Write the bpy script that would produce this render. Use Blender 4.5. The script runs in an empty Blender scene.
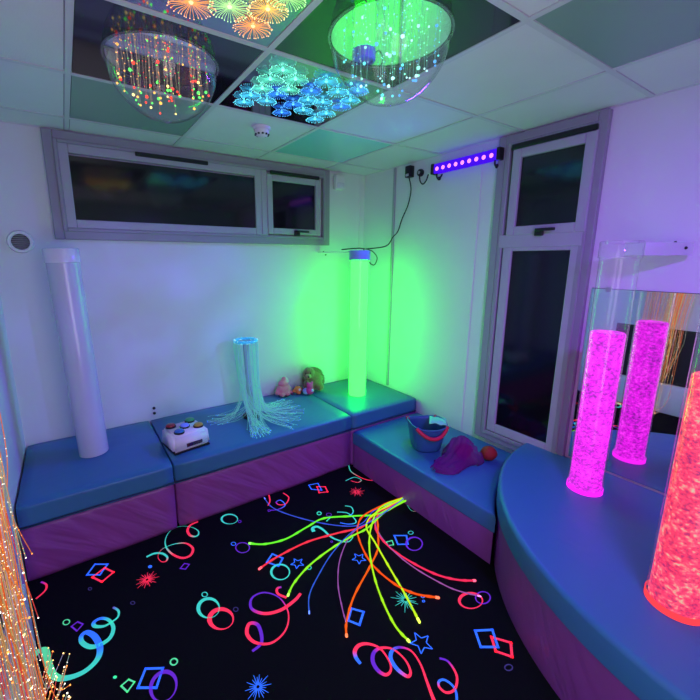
import bpy, bmesh, math, random
from mathutils import Vector, Matrix, noise
R = random.Random(7)
PI = math.pi
C = bpy.context.scene.collection
sc = bpy.context.scene
H = 2.277
# ------------------------------------------------------------------ camera
CP = Vector((-2.3481, -2.8539, 1.545)); YAW, PIT = -0.5789, -0.2029
FPX, CX, CY = 384.07, 319.95, 337.94
fw = Vector((-math.sin(YAW)*math.cos(PIT), math.cos(YAW)*math.cos(PIT), math.sin(PIT)))
rt = Vector((math.cos(YAW), math.sin(YAW), 0)); up = rt.cross(fw)
cd = bpy.data.cameras.new('camera'); cam = bpy.data.objects.new('camera', cd); C.objects.link(cam)
cam.matrix_world = Matrix(((rt.x, up.x, -fw.x, CP.x), (rt.y, up.y, -fw.y, CP.y), (rt.z, up.z, -fw.z, CP.z), (0, 0, 0, 1)))
cd.sensor_width = 36; cd.lens = FPX/700*36; cd.shift_x = (350-CX)/700; cd.shift_y = -(350-CY)/700
cd.clip_start = 0.02
sc.camera = cam

def at(u, v, axis, val):
    """the place in the room seen at a picture point, on the plane axis = val"""
    d = fw + rt*((u-CX)/FPX) - up*((v-CY)/FPX)
    return CP + d*((val-CP[axis])/d[axis])
def fl(u, v, z=0.0): return at(u, v, 2, z)

# ------------------------------------------------------------------ materials
def new_mat(name):
    m = bpy.data.materials.new(name); m.use_nodes = True
    n = m.node_tree.nodes; n.clear()
    out = n.new('ShaderNodeOutputMaterial')
    return m, n, m.node_tree.links, out
def mat(name, col, rough=.5, metal=0, spec=.5, emit=None, es=0, bump=0, bscale=40, var=0, vscale=3, coat=0, trans=0, ior=1.45, sheen=0):
    m, n, l, out = new_mat(name)
    b = n.new('ShaderNodeBsdfPrincipled'); l.new(b.outputs[0], out.inputs[0])
    b.inputs['Base Color'].default_value = (*col, 1); b.inputs['Roughness'].default_value = rough
    b.inputs['Metallic'].default_value = metal; b.inputs['Specular IOR Level'].default_value = spec
    b.inputs['IOR'].default_value = ior; b.inputs['Coat Weight'].default_value = coat
    b.inputs['Transmission Weight'].default_value = trans
    b.inputs['Sheen Weight'].default_value = sheen
    if emit: b.inputs['Emission Color'].default_value = (*emit, 1); b.inputs['Emission Strength'].default_value = es
    if bump or var:
        tc = n.new('ShaderNodeTexCoord')
    if bump:
        t = n.new('ShaderNodeTexNoise'); t.inputs['Scale'].default_value = bscale; t.inputs['Detail'].default_value = 4
        l.new(tc.outputs['Object'], t.inputs['Vector'])
        bp = n.new('ShaderNodeBump'); bp.inputs['Strength'].default_value = bump; bp.inputs['Distance'].default_value = .01
        l.new(t.outputs['Fac'], bp.inputs['Height']); l.new(bp.outputs[0], b.inputs['Normal'])
    if var:
        t = n.new('ShaderNodeTexNoise'); t.inputs['Scale'].default_value = vscale; t.inputs['Detail'].default_value = 5
        l.new(tc.outputs['Object'], t.inputs['Vector'])
        mx = n.new('ShaderNodeMix'); mx.data_type = 'RGBA'
        mx.inputs[6].default_value = (*[c*(1-var) for c in col], 1); mx.inputs[7].default_value = (*[min(1, c*(1+var)) for c in col], 1)
        l.new(t.outputs['Fac'], mx.inputs[0]); l.new(mx.outputs[2], b.inputs['Base Color'])
    return m
def glow(name, col, s=1.0, sample=False):
    m, n, l, out = new_mat(name)
    e = n.new('ShaderNodeEmission'); e.inputs[0].default_value = (*col, 1); e.inputs[1].default_value = s
    l.new(e.outputs[0], out.inputs[0])
    if not sample: m.cycles.emission_sampling = 'NONE'
    return m
def clear(name, tint=(1, 1, 1), haze=.05, edge=.35, hcol=(.8, .8, .85), rough=.03):
    """thin clear plastic: see-through, with fresnel gloss and a trace of haze"""
    m, n, l, out = new_mat(name)
    t = n.new('ShaderNodeBsdfTransparent'); t.inputs[0].default_value = (*tint, 1)
    g = n.new('ShaderNodeBsdfGlossy'); g.inputs['Roughness'].default_value = rough
    d = n.new('ShaderNodeBsdfDiffuse'); d.inputs[0].default_value = (*hcol, 1)
    fc = n.new('ShaderNodeLayerWeight'); fc.inputs[0].default_value = .5
    pw = n.new('ShaderNodeMath'); pw.operation = 'POWER'; pw.inputs[1].default_value = 4; l.new(fc.outputs['Facing'], pw.inputs[0])
    lw = n.new('ShaderNodeMath'); lw.operation = 'MULTIPLY_ADD'; lw.inputs[1].default_value = edge; lw.inputs[2].default_value = .035; l.new(pw.outputs[0], lw.inputs[0])
    m1 = n.new('ShaderNodeMixShader'); m1.inputs[0].default_value = haze
    l.new(t.outputs[0], m1.inputs[1]); l.new(d.outputs[0], m1.inputs[2])
    m2 = n.new('ShaderNodeMixShader'); l.new(lw.outputs[0], m2.inputs[0])
    l.new(m1.outputs[0], m2.inputs[1]); l.new(g.outputs[0], m2.inputs[2]); l.new(m2.outputs[0], out.inputs[0])
    return m
def vinyl(name, col, rough=.42, stripe=0.0, direction=(1, 0, 1)):
    """padded vinyl with soft creases and slanting pull folds"""
    m, n, l, out = new_mat(name)
    b = n.new('ShaderNodeBsdfPrincipled'); l.new(b.outputs[0], out.inputs[0])
    b.inputs['Base Color'].default_value = (*col, 1); b.inputs['Roughness'].default_value = rough
    tc = n.new('ShaderNodeTexCoord')
    m0 = n.new('ShaderNodeMapping'); m0.inputs['Rotation'].default_value = direction; l.new(tc.outputs['Object'], m0.inputs[0])
    mp = n.new('ShaderNodeMapping'); l.new(m0.outputs[0], mp.inputs[0])
    mp.inputs['Scale'].default_value = (1.8, 1.0, 1.4) if not stripe else (2.6, .45, .45)
    t = n.new('ShaderNodeTexNoise'); t.inputs['Scale'].default_value = 2.2; t.inputs['Detail'].default_value = 3; t.inputs['Distortion'].default_value = .6
    l.new(mp.outputs[0], t.inputs['Vector'])
    t2 = n.new('ShaderNodeTexNoise'); t2.inputs['Scale'].default_value = 260; l.new(tc.outputs['Object'], t2.inputs['Vector'])
    ad = n.new('ShaderNodeMath'); ad.operation = 'MULTIPLY_ADD'; ad.inputs[1].default_value = .012
    l.new(t2.outputs['Fac'], ad.inputs[0]); l.new(t.outputs['Fac'], ad.inputs[2])
    bp = n.new('ShaderNodeBump'); bp.inputs['Strength'].default_value = .16+stripe; bp.inputs['Distance'].default_value = .05
    l.new(ad.outputs[0], bp.inputs['Height']); l.new(bp.outputs[0], b.inputs['Normal'])
    return m
def bubbly(name, stops, s, axis_z0, axis_z1):
    """a lit column of bubbling water; stops = colour ramp over the bubble pattern"""
    m, n, l, out = new_mat(name)
    tc = n.new('ShaderNodeTexCoord')
    mp = n.new('ShaderNodeMapping'); mp.inputs['Scale'].default_value = (1, 1, 1.5)
    l.new(tc.outputs['Object'], mp.inputs[0])
    t = n.new('ShaderNodeTexNoise'); t.inputs['Scale'].default_value = 62; t.inputs['Detail'].default_value = 6; t.inputs['Roughness'].default_value = .68
    l.new(mp.outputs[0], t.inputs['Vector'])
    v = n.new('ShaderNodeTexNoise'); v.inputs['Scale'].default_value = 11; v.inputs['Detail'].default_value = 4
    l.new(mp.outputs[0], v.inputs['Vector'])
    ad = n.new('ShaderNodeMath'); ad.operation = 'MULTIPLY_ADD'; ad.inputs[1].default_value = .75
    ml = n.new('ShaderNodeMath'); ml.operation = 'MULTIPLY'; ml.inputs[1].default_value = .25
    l.new(v.outputs['Fac'], ml.inputs[0]); l.new(t.outputs['Fac'], ad.inputs[0]); l.new(ml.outputs[0], ad.inputs[2])
    cr = n.new('ShaderNodeValToRGB'); e = cr.color_ramp.elements
    while len(e) > 1: e.remove(e[0])
    e[0].position = stops[0][0]; e[0].color = (*stops[0][1], 1)
    for p, c in stops[1:]:
        k = e.new(p); k.color = (*c, 1)
    l.new(ad.outputs[0], cr.inputs[0])
    em = n.new('ShaderNodeEmission'); em.inputs[1].default_value = s; l.new(cr.outputs[0], em.inputs[0])
    g = n.new('ShaderNodeBsdfGlossy'); g.inputs['Roughness'].default_value = .12
    mx = n.new('ShaderNodeAddShader'); l.new(em.outputs[0], mx.inputs[0])
    fr = n.new('ShaderNodeFresnel'); fr.inputs[0].default_value = 1.33
    blk = n.new('ShaderNodeBsdfDiffuse'); blk.inputs[0].default_value = (.01, .01, .01, 1)
    m2 = n.new('ShaderNodeMixShader'); l.new(fr.outputs[0], m2.inputs[0]); l.new(blk.outputs[0], m2.inputs[1]); l.new(g.outputs[0], m2.inputs[2])
    l.new(m2.outputs[0], mx.inputs[1]); l.new(mx.outputs[0], out.inputs[0])
    return m

M = {}
M['wall'] = mat('wall_paint', (.72, .72, .74), .55, bump=.05, bscale=60, var=.05, vscale=2)
M['ceil'] = mat('ceiling_tile', (.76, .75, .77), .8, bump=.15, bscale=180, var=.04, vscale=6)
M['gap'] = mat('ceiling_gap', (.07, .07, .08), .9)
M['grid'] = mat('grid_bar', (.66, .66, .68), .5)
M['frame'] = mat('frame_grey', (.30, .29, .33), .42, bump=.03, bscale=30)
M['frame2'] = mat('frame_pale', (.40, .39, .44), .4)
M['glass'] = mat('night_glass', (.004, .004, .006), .10, spec=.75)
M['black'] = mat('black_plastic', (.012, .012, .014), .4)
M['black2'] = mat('black_rubber', (.02, .02, .022), .7)
M['white'] = mat('white_plastic', (.78, .77, .78), .35)
M['carpet'] = mat('black_carpet', (.006, .006, .008), .95, spec=.1, bump=.4, bscale=400)
M['blue'] = vinyl('blue_vinyl', (.040, .175, .36))
M['purple'] = vinyl('purple_vinyl', (.30, .065, .33), stripe=.5, direction=(0, .85, 0))
M['purple_y'] = vinyl('purple_vinyl_side', (.26, .06, .30), stripe=.25, direction=(.5, 0, 1.2))
M['seam'] = mat('seam_piping', (.02, .09, .17), .5)
M['mirror'] = mat('mirror_glass', (.78, .8, .8), .015, metal=1)
M['mirdisc'] = mat('mirror_disc', (.85, .85, .86), .02, metal=1)
M['gloss_black'] = mat('gloss_black_tile', (.010, .011, .018), .07, spec=.5, ior=1.5)
M['gloss_dark'] = mat('gloss_dark_tile', (.34, .36, .40), .06, metal=1)
M['teal_tile'] = mat('glossy_tile', (.30, .82, .76), .22, spec=1.0, ior=1.9)
M['green_tile'] = mat('green_grey_panel', (.26, .40, .34), .35, bump=.05, bscale=200)
M['acrylic'] = clear('clear_acrylic', haze=.085, edge=.7)
M['dome'] = clear('clear_dome', haze=.05, edge=.65)
M['frost'] = mat('frosted_tube', (.56, .57, .66), .25, spec=.6, coat=.3)
M['steel'] = mat('steel', (.5, .5, .52), .3, metal=1)

# ------------------------------------------------------------------ mesh helpers
def obj(name, bm, m, parent=None, smooth=True, loc=None):
    me = bpy.data.meshes.new(name); bm.normal_update(); bm.to_mesh(me); bm.free()
    ms = m if isinstance(m, (list, tuple)) else [m]
    for k in ms: me.materials.append(k)
    if smooth:
        for pl in me.polygons: pl.use_smooth = True
    o = bpy.data.objects.new(name, me); C.objects.link(o)
    if parent is not None: o.parent = parent
    if loc is not None: o.location = loc
    return o
def sharp(o, ang=40):
    me = o.data
    bm = bmesh.new(); bm.from_mesh(me)
    for e in bm.edges:
        if len(e.link_faces) == 2 and e.calc_face_angle(0) > math.radians(ang): e.smooth = False
    bm.to_mesh(me); bm.free(); return o
def thing(name, label, cat, loc=(0, 0, 0), rz=0, group=None):
    o = bpy.data.objects.new(name, None); C.objects.link(o); o.location = loc; o.rotation_euler = (0, 0, rz)
    o.empty_display_size = .05
    return tag(o, label, cat, group)
def tag(o, label, cat, group=None):
    o['label'] = label; o['category'] = cat
    if group: o['group'] = group
    return o
def struct(o): o['kind'] = 'structure'; return o
def box(bm, a, b, bev=0, seg=2, mi=0, rot=None, piv=None):
    a, b = Vector(a), Vector(b)
    r = bmesh.ops.create_cube(bm, size=1.0)
    vs = r['verts']; c = (a+b)/2; s = b-a
    for v in vs: v.co = Vector((v.co.x*s.x, v.co.y*s.y, v.co.z*s.z)) + c
    fs = set(f for v in vs for f in v.link_faces)
    if bev > 0:
        es = list(set(e for v in vs for e in v.link_edges))
        rr = bmesh.ops.bevel(bm, geom=es, offset=bev, segments=seg, affect='EDGES', profile=.5)
        fs = set(rr['faces']) | set(f for f in fs if f.is_valid)
        vs = list(set(v for f in fs for v in f.verts))
    for f in fs: f.material_index = mi
    if rot is not None:
        pv = Vector(piv) if piv else c
        for v in vs: v.co = rot @ (v.co-pv) + pv
    return vs
def lathe(bm, prof, n=32, c=(0, 0, 0), mi=0, cap0=False, cap1=False, M4=None):
    c = Vector(c); rings = []
    for r, z in prof:
        ring = []
        for i in range(n):
            a = 2*PI*i/n; p = Vector((r*math.cos(a), r*math.sin(a), z))
            if M4 is not None: p = M4 @ p
            ring.append(bm.verts.new(p+c))
        rings.append(ring)
    for k in range(len(rings)-1):
        for i in range(n):
            f = bm.faces.new((rings[k][i], rings[k][(i+1) % n], rings[k+1][(i+1) % n], rings[k+1][i])); f.material_index = mi
    if cap0: f = bm.faces.new(list(reversed(rings[0]))); f.material_index = mi
    if cap1: f = bm.faces.new(rings[-1]); f.material_index = mi
    return rings
def catmull(P, sub=8, closed=False):
    P = [Vector(p) for p in P]; out = []; n = len(P)
    rng = range(n if closed else n-1)
    for i in rng:
        if closed: p0, p1, p2, p3 = P[(i-1) % n], P[i], P[(i+1) % n], P[(i+2) % n]
        else: p0, p1, p2, p3 = P[max(0, i-1)], P[i], P[i+1], P[min(n-1, i+2)]
        for k in range(sub):
            t = k/sub
            out.append(.5*((2*p1)+(p2-p0)*t+(2*p0-5*p1+4*p2-p3)*t*t+(3*p1-p0-3*p2+p3)*t**3))
    if not closed: out.append(P[-1].copy())
    return out
def tube(bm, P, rad, n=6, mi=0, cap=True):
    P = [Vector(p) for p in P]; rings = []; nrm = None
    for i, p in enumerate(P):
        t = (P[min(i+1, len(P)-1)]-P[max(i-1, 0)])
        t = t.normalized() if t.length > 1e-9 else Vector((0, 0, 1))
        if nrm is None:
            nrm = t.cross(Vector((0, 0, 1)) if abs(t.z) < .9 else Vector((1, 0, 0))).normalized()
        nrm = (nrm - t*nrm.dot(t)).normalized(); bn = t.cross(nrm)
        r = rad(i/(len(P)-1)) if callable(rad) else rad
        rings.append([bm.verts.new(p+(nrm*math.cos(2*PI*k/n)+bn*math.sin(2*PI*k/n))*r) for k in range(n)])
    for a, b in zip(rings, rings[1:]):
        for k in range(n):
            f = bm.faces.new((a[k], a[(k+1) % n], b[(k+1) % n], b[k])); f.material_index = mi
    if cap:
        f = bm.faces.new(list(reversed(rings[0]))); f.material_index = mi
        f = bm.faces.new(rings[-1]); f.material_index = mi
def ball(bm, c, r, mi=0, sub=1, sc3=(1, 1, 1), rot=None):
    q = bmesh.ops.create_icosphere(bm, subdivisions=sub, radius=1.0)
    for v in q['verts']:
        p = Vector((v.co.x*r*sc3[0], v.co.y*r*sc3[1], v.co.z*r*sc3[2]))
        if rot is not None: p = rot @ p
        v.co = p + Vector(c)
    for f in set(f for v in q['verts'] for f in v.link_faces): f.material_index = mi

# ------------------------------------------------------------------ room shell
XL, YR = -2.675, -3.2
bm = bmesh.new(); box(bm, (XL-.1, 0, -.05), (.1, .1, H+.1)); struct(obj('wall_back', bm, M['wall'], smooth=False))
bm = bmesh.new(); box(bm, (0, YR, -.05), (.1, 0, H+.1)); struct(obj('wall_right', bm, M['wall'], smooth=False))
bm = bmesh.new(); box(bm, (XL-.1, YR, -.05), (XL, 0, H+.1)); struct(obj('wall_left', bm, M['wall'], smooth=False))
bm = bmesh.new(); box(bm, (XL-.1, YR-.1, -.05), (.1, YR, H+.1)); struct(obj('wall_rear', bm, M['wall'], smooth=False))

# ceiling: inset tiles hanging in a T-bar grid
GX = [XL, -2.252, -1.652, -1.052, -.452, 0.0]
GY = [0.0, -.257, -.857, -1.457, -2.057, -2.657, YR]
SPECIAL = {(1, 2): 'bowl', (2, 3): 'bowl', (2, 2): 'burst', (1, 3): 'burst', (1, 1): 'green', (3, 1): 'teal', (3, 4): 'green'}
bm = bmesh.new(); box(bm, (XL, YR, H+.006), (0, 0, H+.1), mi=1)
for i in range(5):
    for j in range(6):
        if (i, j) in SPECIAL: continue
        x0, x1, y1, y0 = GX[i]+.014, GX[i+1]-.014, GY[j]-.014, GY[j+1]+.014
        if i == 0: x0 = XL
        if i == 4: x1 = 0
        if j == 0: y1 = 0
        if j == 5: y0 = YR
        box(bm, (x0, y0, H), (x1, y1, H+.008), mi=0)
struct(obj('ceiling', bm, [M['ceil'], M['gap']], smooth=False))
bm = bmesh.new()
for x in GX[1:5]: box(bm, (x-.0115, YR, H-.003), (x+.0115, 0, H+.012))
for y in GY[1:6]: box(bm, (XL, y-.0115, H-.0032), (0, y+.0115, H+.011))
struct(obj('trim_1', bm, M['grid'], smooth=False))
bm = bmesh.new()   # wall angle round the edge of the ceiling
box(bm, (XL, -.012, H-.004), (0, 0, H+.001)); box(bm, (-.012, YR, H-.004), (0, 0, H+.001)); box(bm, (XL, YR, H-.004), (XL+.012, 0, H+.001))
struct(obj('trim_2', bm, M['grid'], smooth=False))

# ------------------------------------------------------------------ carpet with fluorescent party print
bmF = bmesh.new(); box(bmF, (XL, YR, -.05), (0, 0, 0), mi=0)
colL = bmF.loops.layers.float_color.new('print')
TE, RD, BL, PU, GN, DK = (.045, .56, .40), (1., .028, .075), (.03, .16, .80), (.12, .016, .42), (.09, .62, .26), (.035, .025, .12)
def lerp(a, b, t): return tuple(x+(y-x)*t for x, y in zip(a, b))
PZ = .0012
def ribbon(P, W, cols, closed=False, sub=7, smooth=True):
    """flat printed band along floor points; W width (m, number or function of t), cols one colour per control point"""
    P = [Vector((p.x, p.y, 0)) for p in P]
    Q = catmull(P, sub, closed) if smooth else P
    n = len(Q); L = []
    if smooth: W = (lambda u, W0=W: (W0(u) if callable(W0) else W0)*.72)
    for i, q in enumerate(Q):
        a = Q[(i-1) % n] if closed else Q[max(i-1, 0)]; b = Q[(i+1) % n] if closed else Q[min(i+1, n-1)]
        t = (b-a); t = t.normalized() if t.length else Vector((1, 0, 0))
        nr = Vector((-t.y, t.x, 0)); u = i/max(1, n-1); w = (W(u) if callable(W) else W)/2
        s = u*(len(P)-1) if not closed else i/sub if smooth else i
        k = min(int(s), len(cols)-1); c = lerp(cols[k], cols[min(k+1, len(cols)-1)], s-int(s)) if len(cols) > 1 else cols[0]
        L.append((bmF.verts.new((q.x+nr.x*w, q.y+nr.y*w, PZ)), bmF.verts.new((q.x-nr.x*w, q.y-nr.y*w, PZ)), c))
    for i in range(n if closed else n-1):
        a, b = L[i], L[(i+1) % n]
        f = bmF.faces.new((a[0], a[1], b[1], b[0])); f.material_index = 1
        for lp in f.loops:
            lp[colL] = (*(a[2] if lp.vert in (a[0], a[1]) else b[2]), 1)
def conv(pts, ox, oy, s): return [fl(ox+x/s, oy+y/s) for x, y in pts]
def ell(cx, cy, rx, ry, col, ox, oy, s, w=.010, rot=0, fat=0):
    P = [fl(ox+(cx+rx*math.cos(a)*math.cos(rot)-ry*math.sin(a)*math.sin(rot))/s, oy+(cy+rx*math.cos(a)*math.sin(rot)+ry*math.sin(a)*math.cos(rot))/s) for a in [2*PI*k/14 for k in range(14)]]
    ribbon(P, (lambda u: w*(1+fat*math.cos(2*PI*(u-.62)))) if fat else w, [col], True)
def poly(pts, col, ox, oy, s, w=.009):
    P = conv(pts, ox, oy, s); Q = []
    for i in range(len(P)):
        a, b = P[i], P[(i+1) % len(P)]
        d = (b-a).normalized()*w*.5
        ribbon([a-d, b+d], w, [col, col], smooth=False)
def spark(cx, cy, col, rad, k=18, ox=0, oy=0, s=1):
    c = fl(ox+cx/s, oy+cy/s); rad *= .62
    for i in range(k):
        a = 2*PI*i/k+R.uniform(-.08, .08); d = Vector((math.cos(a), math.sin(a), 0))
        r1 = rad*(1 if i % 2 else .72)*R.uniform(.9, 1.1)
        ribbon([c+d*rad*.2, c+d*r1], lambda u: .0036*(1-.5*u), [col, col], smooth=False)
    for i in range(8):
        a = 2*PI*i/8; a2 = 2*PI*(i+1)/8
        ribbon([c+Vector((math.cos(a), math.sin(a), 0))*rad*.17, c+Vector((math.cos(a2), math.sin(a2), 0))*rad*.17], .003, [col, col], smooth=False)
def star(cx, cy, col, rad, ox=0, oy=0, s=1, rot=0.3):
    c = fl(ox+cx/s, oy+cy/s); rad *= .62
    P = [c+Vector((math.cos(rot+PI*i/5), math.sin(rot+PI*i/5), 0))*(rad if i % 2 == 0 else rad*.45) for i in range(10)]
    for i in range(10): ribbon([P[i], P[(i+1) % 10]], .0045, [col, col], smooth=False)
def sq(pts, cols, w, ox, oy, s):
    L = [cols[min(len(cols)-1, int(i*len(cols)/len(pts)))] for i in range(len(pts))]
    ribbon(conv(pts, ox, oy, s), w, L)
w1 = lambda u: .011+.008*math.sin(2*PI*u*2.3+1)
A = (130, 480, 4.377)
sq([(72,338),(105,323),(140,322),(163,338),(158,356),(138,358),(123,340),(130,315),(155,295),(200,280),(245,278),(275,300),(265,330),(230,342),(190,328),(160,298),(155,262),(175,225),(215,205),(260,205),(295,220),(300,238),(285,248),(262,242),(252,220),(265,198),(298,183)],
   [TE,TE,TE,TE,RD,RD,RD,RD,TE,TE,RD,RD,RD,RD,RD,TE,TE,TE,TE,TE,TE,TE,TE,RD,RD,RD,RD], w1, *A)
spark(75, 437, RD, .085, 22, *A); ell(88, 380, 5, 4, BL, *A, w=.012); poly([(220,388),(238,366),(260,370),(243,391)], PU, *A, w=.006)
ell(436, 172, 35, 21, TE, *A, w=.012, fat=.5); ell(480, 182, 6, 5, PU, *A, w=.005); ell(453, 280, 10, 7, BL, *A, w=.006); ell(493, 297, 30, 22, PU, *A, w=.008)
ell(345, 562, 46, 42, TE, *A, w=.015, fat=.7); ell(400, 610, 52, 44, RD, *A, w=.018, fat=.7); ell(327, 502, 12, 10, TE, *A, w=.006); ell(463, 567, 10, 9, DK, *A, w=.005)
B = (0, 560, 5)
poly([(475,22),(538,22),(500,75),(435,75)], BL, *B); poly([(523,40),(568,62),(510,110),(462,87)], RD, *B); ell(450, 145, 8, 7, DK, *B, w=.005)
sq([(205,110),(232,125),(225,155),(180,195)], [PU, RD, RD, RD], .012, *B)
ell(332, 312, 17, 12, GN, *B, w=.006, rot=-.4); poly([(357,333),(388,310),(415,322),(385,356)], PU, *B, w=.006)
sq([(160,500),(185,462),(225,455),(240,520),(270,580),(330,592),(420,560),(485,500),(500,440),(475,385),(435,362),(408,380),(410,412),(450,435),(500,425),(550,390),(567,340),(545,302),(505,293),(470,312),(475,332),(520,332),(560,310),(590,285),(592,255),(565,237)],
   [GN,GN,GN,GN,TE,TE,TE,BL,BL,BL,BL,TE,TE,TE,TE,TE,TE,BL,BL,TE,TE,TE,TE,TE,PU], lambda u: .026*(1-u)**.7+.007+.006*math.sin(14*u)**2, *B)
ell(575, 587, 6, 4, TE, *B, w=.008)
D = (60, 600, 3.889)
poly([(333,268),(400,266),(375,342),(303,342)], BL, *D); ell(403, 338, 48, 60, PU, *D, w=.014, fat=.6, rot=.4); poly([(267,310),(290,320),(262,358),(238,335)], GN, *D, w=.006)
ell(443, 241, 14, 12, GN, *D, w=.008, rot=-.5); ell(215, 300, 4, 3, GN, *D, w=.006); ell(283, 12, 8, 6, DK, *D, w=.005)
spark(258, 687, BL, .075, 20)
E_ = (230, 450, 2.333)
sq([(52,470),(74,448),(66,410),(45,406),(40,430),(60,450),(98,450),(130,420),(136,380),(115,345),(80,333),(52,345),(50,370),(80,382),(118,374),(150,352),(165,335)],
   [PU,PU,PU,RD,RD,RD,RD,RD,RD,PU,PU,PU,PU,RD,RD,RD,RD], lambda u: .015+.007*math.sin(9*u), *E_)
sq([(132,345),(112,336),(110,324),(120,320)], [RD, RD, RD, PU], .016, *E_)
F_ = (240, 490, 6.36)
star(365, 467, BL, .058, *F_); poly([(205,408),(272,435),(245,485),(170,460)], BL, *F_); ell(257, 523, 58, 48, TE, *F_, w=.013, fat=.4); ell(440, 495, 13, 11, TE, *F_, w=.006)
sq([(470,266),(462,245),(490,234),(530,255),(580,300),(640,325),(690,330),(720,300)], [TE], lambda u: .024*(1-u)+.006, *F_)
sq([(110,50),(150,42),(180,30),(190,70),(178,100)], [RD], .012, *F_)
sq([(275,20),(310,48),(292,88),(250,95),(230,78),(258,66),(287,98),(240,125),(190,130)], [RD,RD,RD,RD,PU,BL,BL,PU,PU], .011, *F_)
ell(503, 150, 13, 8, TE, *F_, w=.006); ell(565, 158, 16, 10, PU, *F_, w=.005); ell(185, 132, 7, 6, PU, *F_, w=.006); ell(583, 330, 6, 5, PU, *F_, w=.005)
G_ = (340, 480, 7)
spark(117, 85, RD, .085, 18, *G_); poly([(380,390),(465,390),(475,450),(405,452)], BL, *G_); ell(520, 448, 56, 46, PU, *G_, w=.012, fat=.3)
poly([(325,435),(365,425),(375,455),(335,460)], GN, *G_, w=.006); ell(495, 370, 17, 11, TE, *G_, w=.006); star(133, 550, BL, .062, *G_)
sq([(470,175),(500,215),(545,222),(575,238),(605,255)], [TE,TE,RD,RD,RD], lambda u: .004+.03*max(0, u-.5), *G_)
sq([(35,182),(78,190),(92,222),(70,248),(0,256),(-60,262),(-95,290)], [TE,TE,BL,BL,TE,TE], .010, *G_)
sq([(-20,225),(50,232),(100,270),(110,300),(60,310),(0,300)], [TE,TE,TE,BL,BL], .010, *G_)
sq([(277,36),(282,50),(300,62),(320,70),(338,71)], [TE,TE,RD,RD,RD], .011, *E_); sq([(270,72),(290,64),(306,70),(298,76),(282,72)], [TE, TE, RD, RD], .009, *E_)
poly([(184,82),(205,78),(214,94),(190,92)], BL, *E_, w=.008); poly([(203,86),(222,86),(228,98),(208,100)], RD, *E_, w=.008)
H_ = (340, 540, 4.37)
star(355, 450, BL, .075, *H_, rot=.1); spark(285, 262, TE, .10, 18, *H_); poly([(50,300),(103,315),(85,372),(35,352)], BL, *H_, w=.010); ell(365, 268, 5, 4, BL, *H_, w=.006)
sq([(90,542),(70,515),(65,485),(85,460),(125,455),(175,475),(215,530),(222,570),(200,590),(165,570),(143,530),(150,490),(185,472),(235,480),(285,525),(308,575),(295,597),(250,565),(222,520),(228,485),(260,470),(310,485),(350,540),(380,620),(410,700),(440,760)],
   [BL,BL,RD,RD,RD,RD,RD,RD,RD,PU,PU,PU,RD,RD,RD,RD,RD,BL,BL,BL,PU,RD,RD,RD,RD,RD], lambda u: .016+.006*math.sin(20*u), *H_)
sq([(435,518),(470,530),(500,570),(512,610),(500,655),(465,668),(435,645),(432,620),(455,612),(490,635),(508,670),(510,720)], [PU,PU,RD,RD,RD,RD,RD,BL,BL,BL,BL,BL], .012, *H_)
poly([(572,422),(612,420),(625,460),(585,460)], BL, *E_, w=.010); poly([(610,437),(655,450),(658,483),(620,470)], RD, *E_, w=.010)
ell(562, 352, 27, 18, RD, *E_, w=.012, fat=.5); ell(590, 345, 17, 14, PU, *E_, w=.008); ell(650, 508, 9, 7, DK, *E_, w=.006); ell(450, 342, 4, 3, BL, *E_, w=.006)
ell(208, 148, 5, 4, TE, *E_, w=.006)
# print ink: fluoresces under the ultraviolet bar
mk, n, l, out = new_mat('fluorescent_print')
ac = n.new('ShaderNodeVertexColor'); ac.layer_name = 'print'
b = n.new('ShaderNodeBsdfPrincipled'); b.inputs['Roughness'].default_value = .9
l.new(ac.outputs[0], b.inputs['Base Color']); l.new(ac.outputs[0], b.inputs['Emission Color']); b.inputs['Emission Strength'].default_value = .78
l.new(b.outputs[0], out.inputs[0]); mk.cycles.emission_sampling = 'NONE'
struct(obj('floor', bmF, [M['carpet'], mk], smooth=False))

# ------------------------------------------------------------------ windows
def frame_rect(bm, ax, d0, d1, a0, a1, b0, b1, w, bev=.004):
    """four bars round an opening; ax: 'x' = in the back wall (a = x), 'y' = in the right wall (a = y)"""
    def bx(p0, p1, q0, q1):
        if ax == 'x': box(bm, (p0, min(-d0, -d1), q0), (p1, max(-d0, -d1), q1), bev, 1)
        else: box(bm, (min(-d0, -d1), p0, q0), (max(-d0, -d1), p1, q1), bev, 1)
    bx(a0, a0+w, b0, b1); bx(a1-w, a1, b0, b1); bx(a0+w, a1-w, b0, b0+w); bx(a0+w, a1-w, b1-w, b1)
def handle(parent, p, ax):
    bm = bmesh.new(); u = Vector((1, 0, 0)) if ax == 'x' else Vector((0, -1, 0)); o = Vector((0, -1, 0)) if ax == 'x' else Vector((-1, 0, 0))
    def bb(a, b, bev): 
        lo = Vector([min(x, y) for x, y in zip(a, b)]); hi = Vector([max(x, y) for x, y in zip(a, b)]); box(bm, lo, hi, bev, 2)
    z = Vector((0, 0, 1))
    bb(p-u*.02-z*.028, p+u*.025+z*.014+o*.02, .003)
    bb(p-u*.005+o*.02-z*.004, p+u*.015+o*.04+z*.012, .003)
    bb(p+o*.03-z*.004-u*.005, p+u*.10+o*.044+z*.012, .004)
    return obj('handle', bm, M['black'], parent)
win1 = bmesh.new()
frame_rect(win1, 'x', 0, .035, -2.378, -.405, 1.660, 2.268, .05)
win1 = struct(obj('window_1', win1, M['frame'], smooth=False))
bm = bmesh.new(); frame_rect(bm, 'x', 0, .042, -2.330, -.452, 1.706, 2.222, .022); obj('frame', bm, M['frame'], win1, False)
bm = bmesh.new(); box(bm, (-1.040, -.044, 1.726), (-.992, 0, 2.20), .004, 1); obj('mullion', bm, M['frame2'], win1, False)
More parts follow.
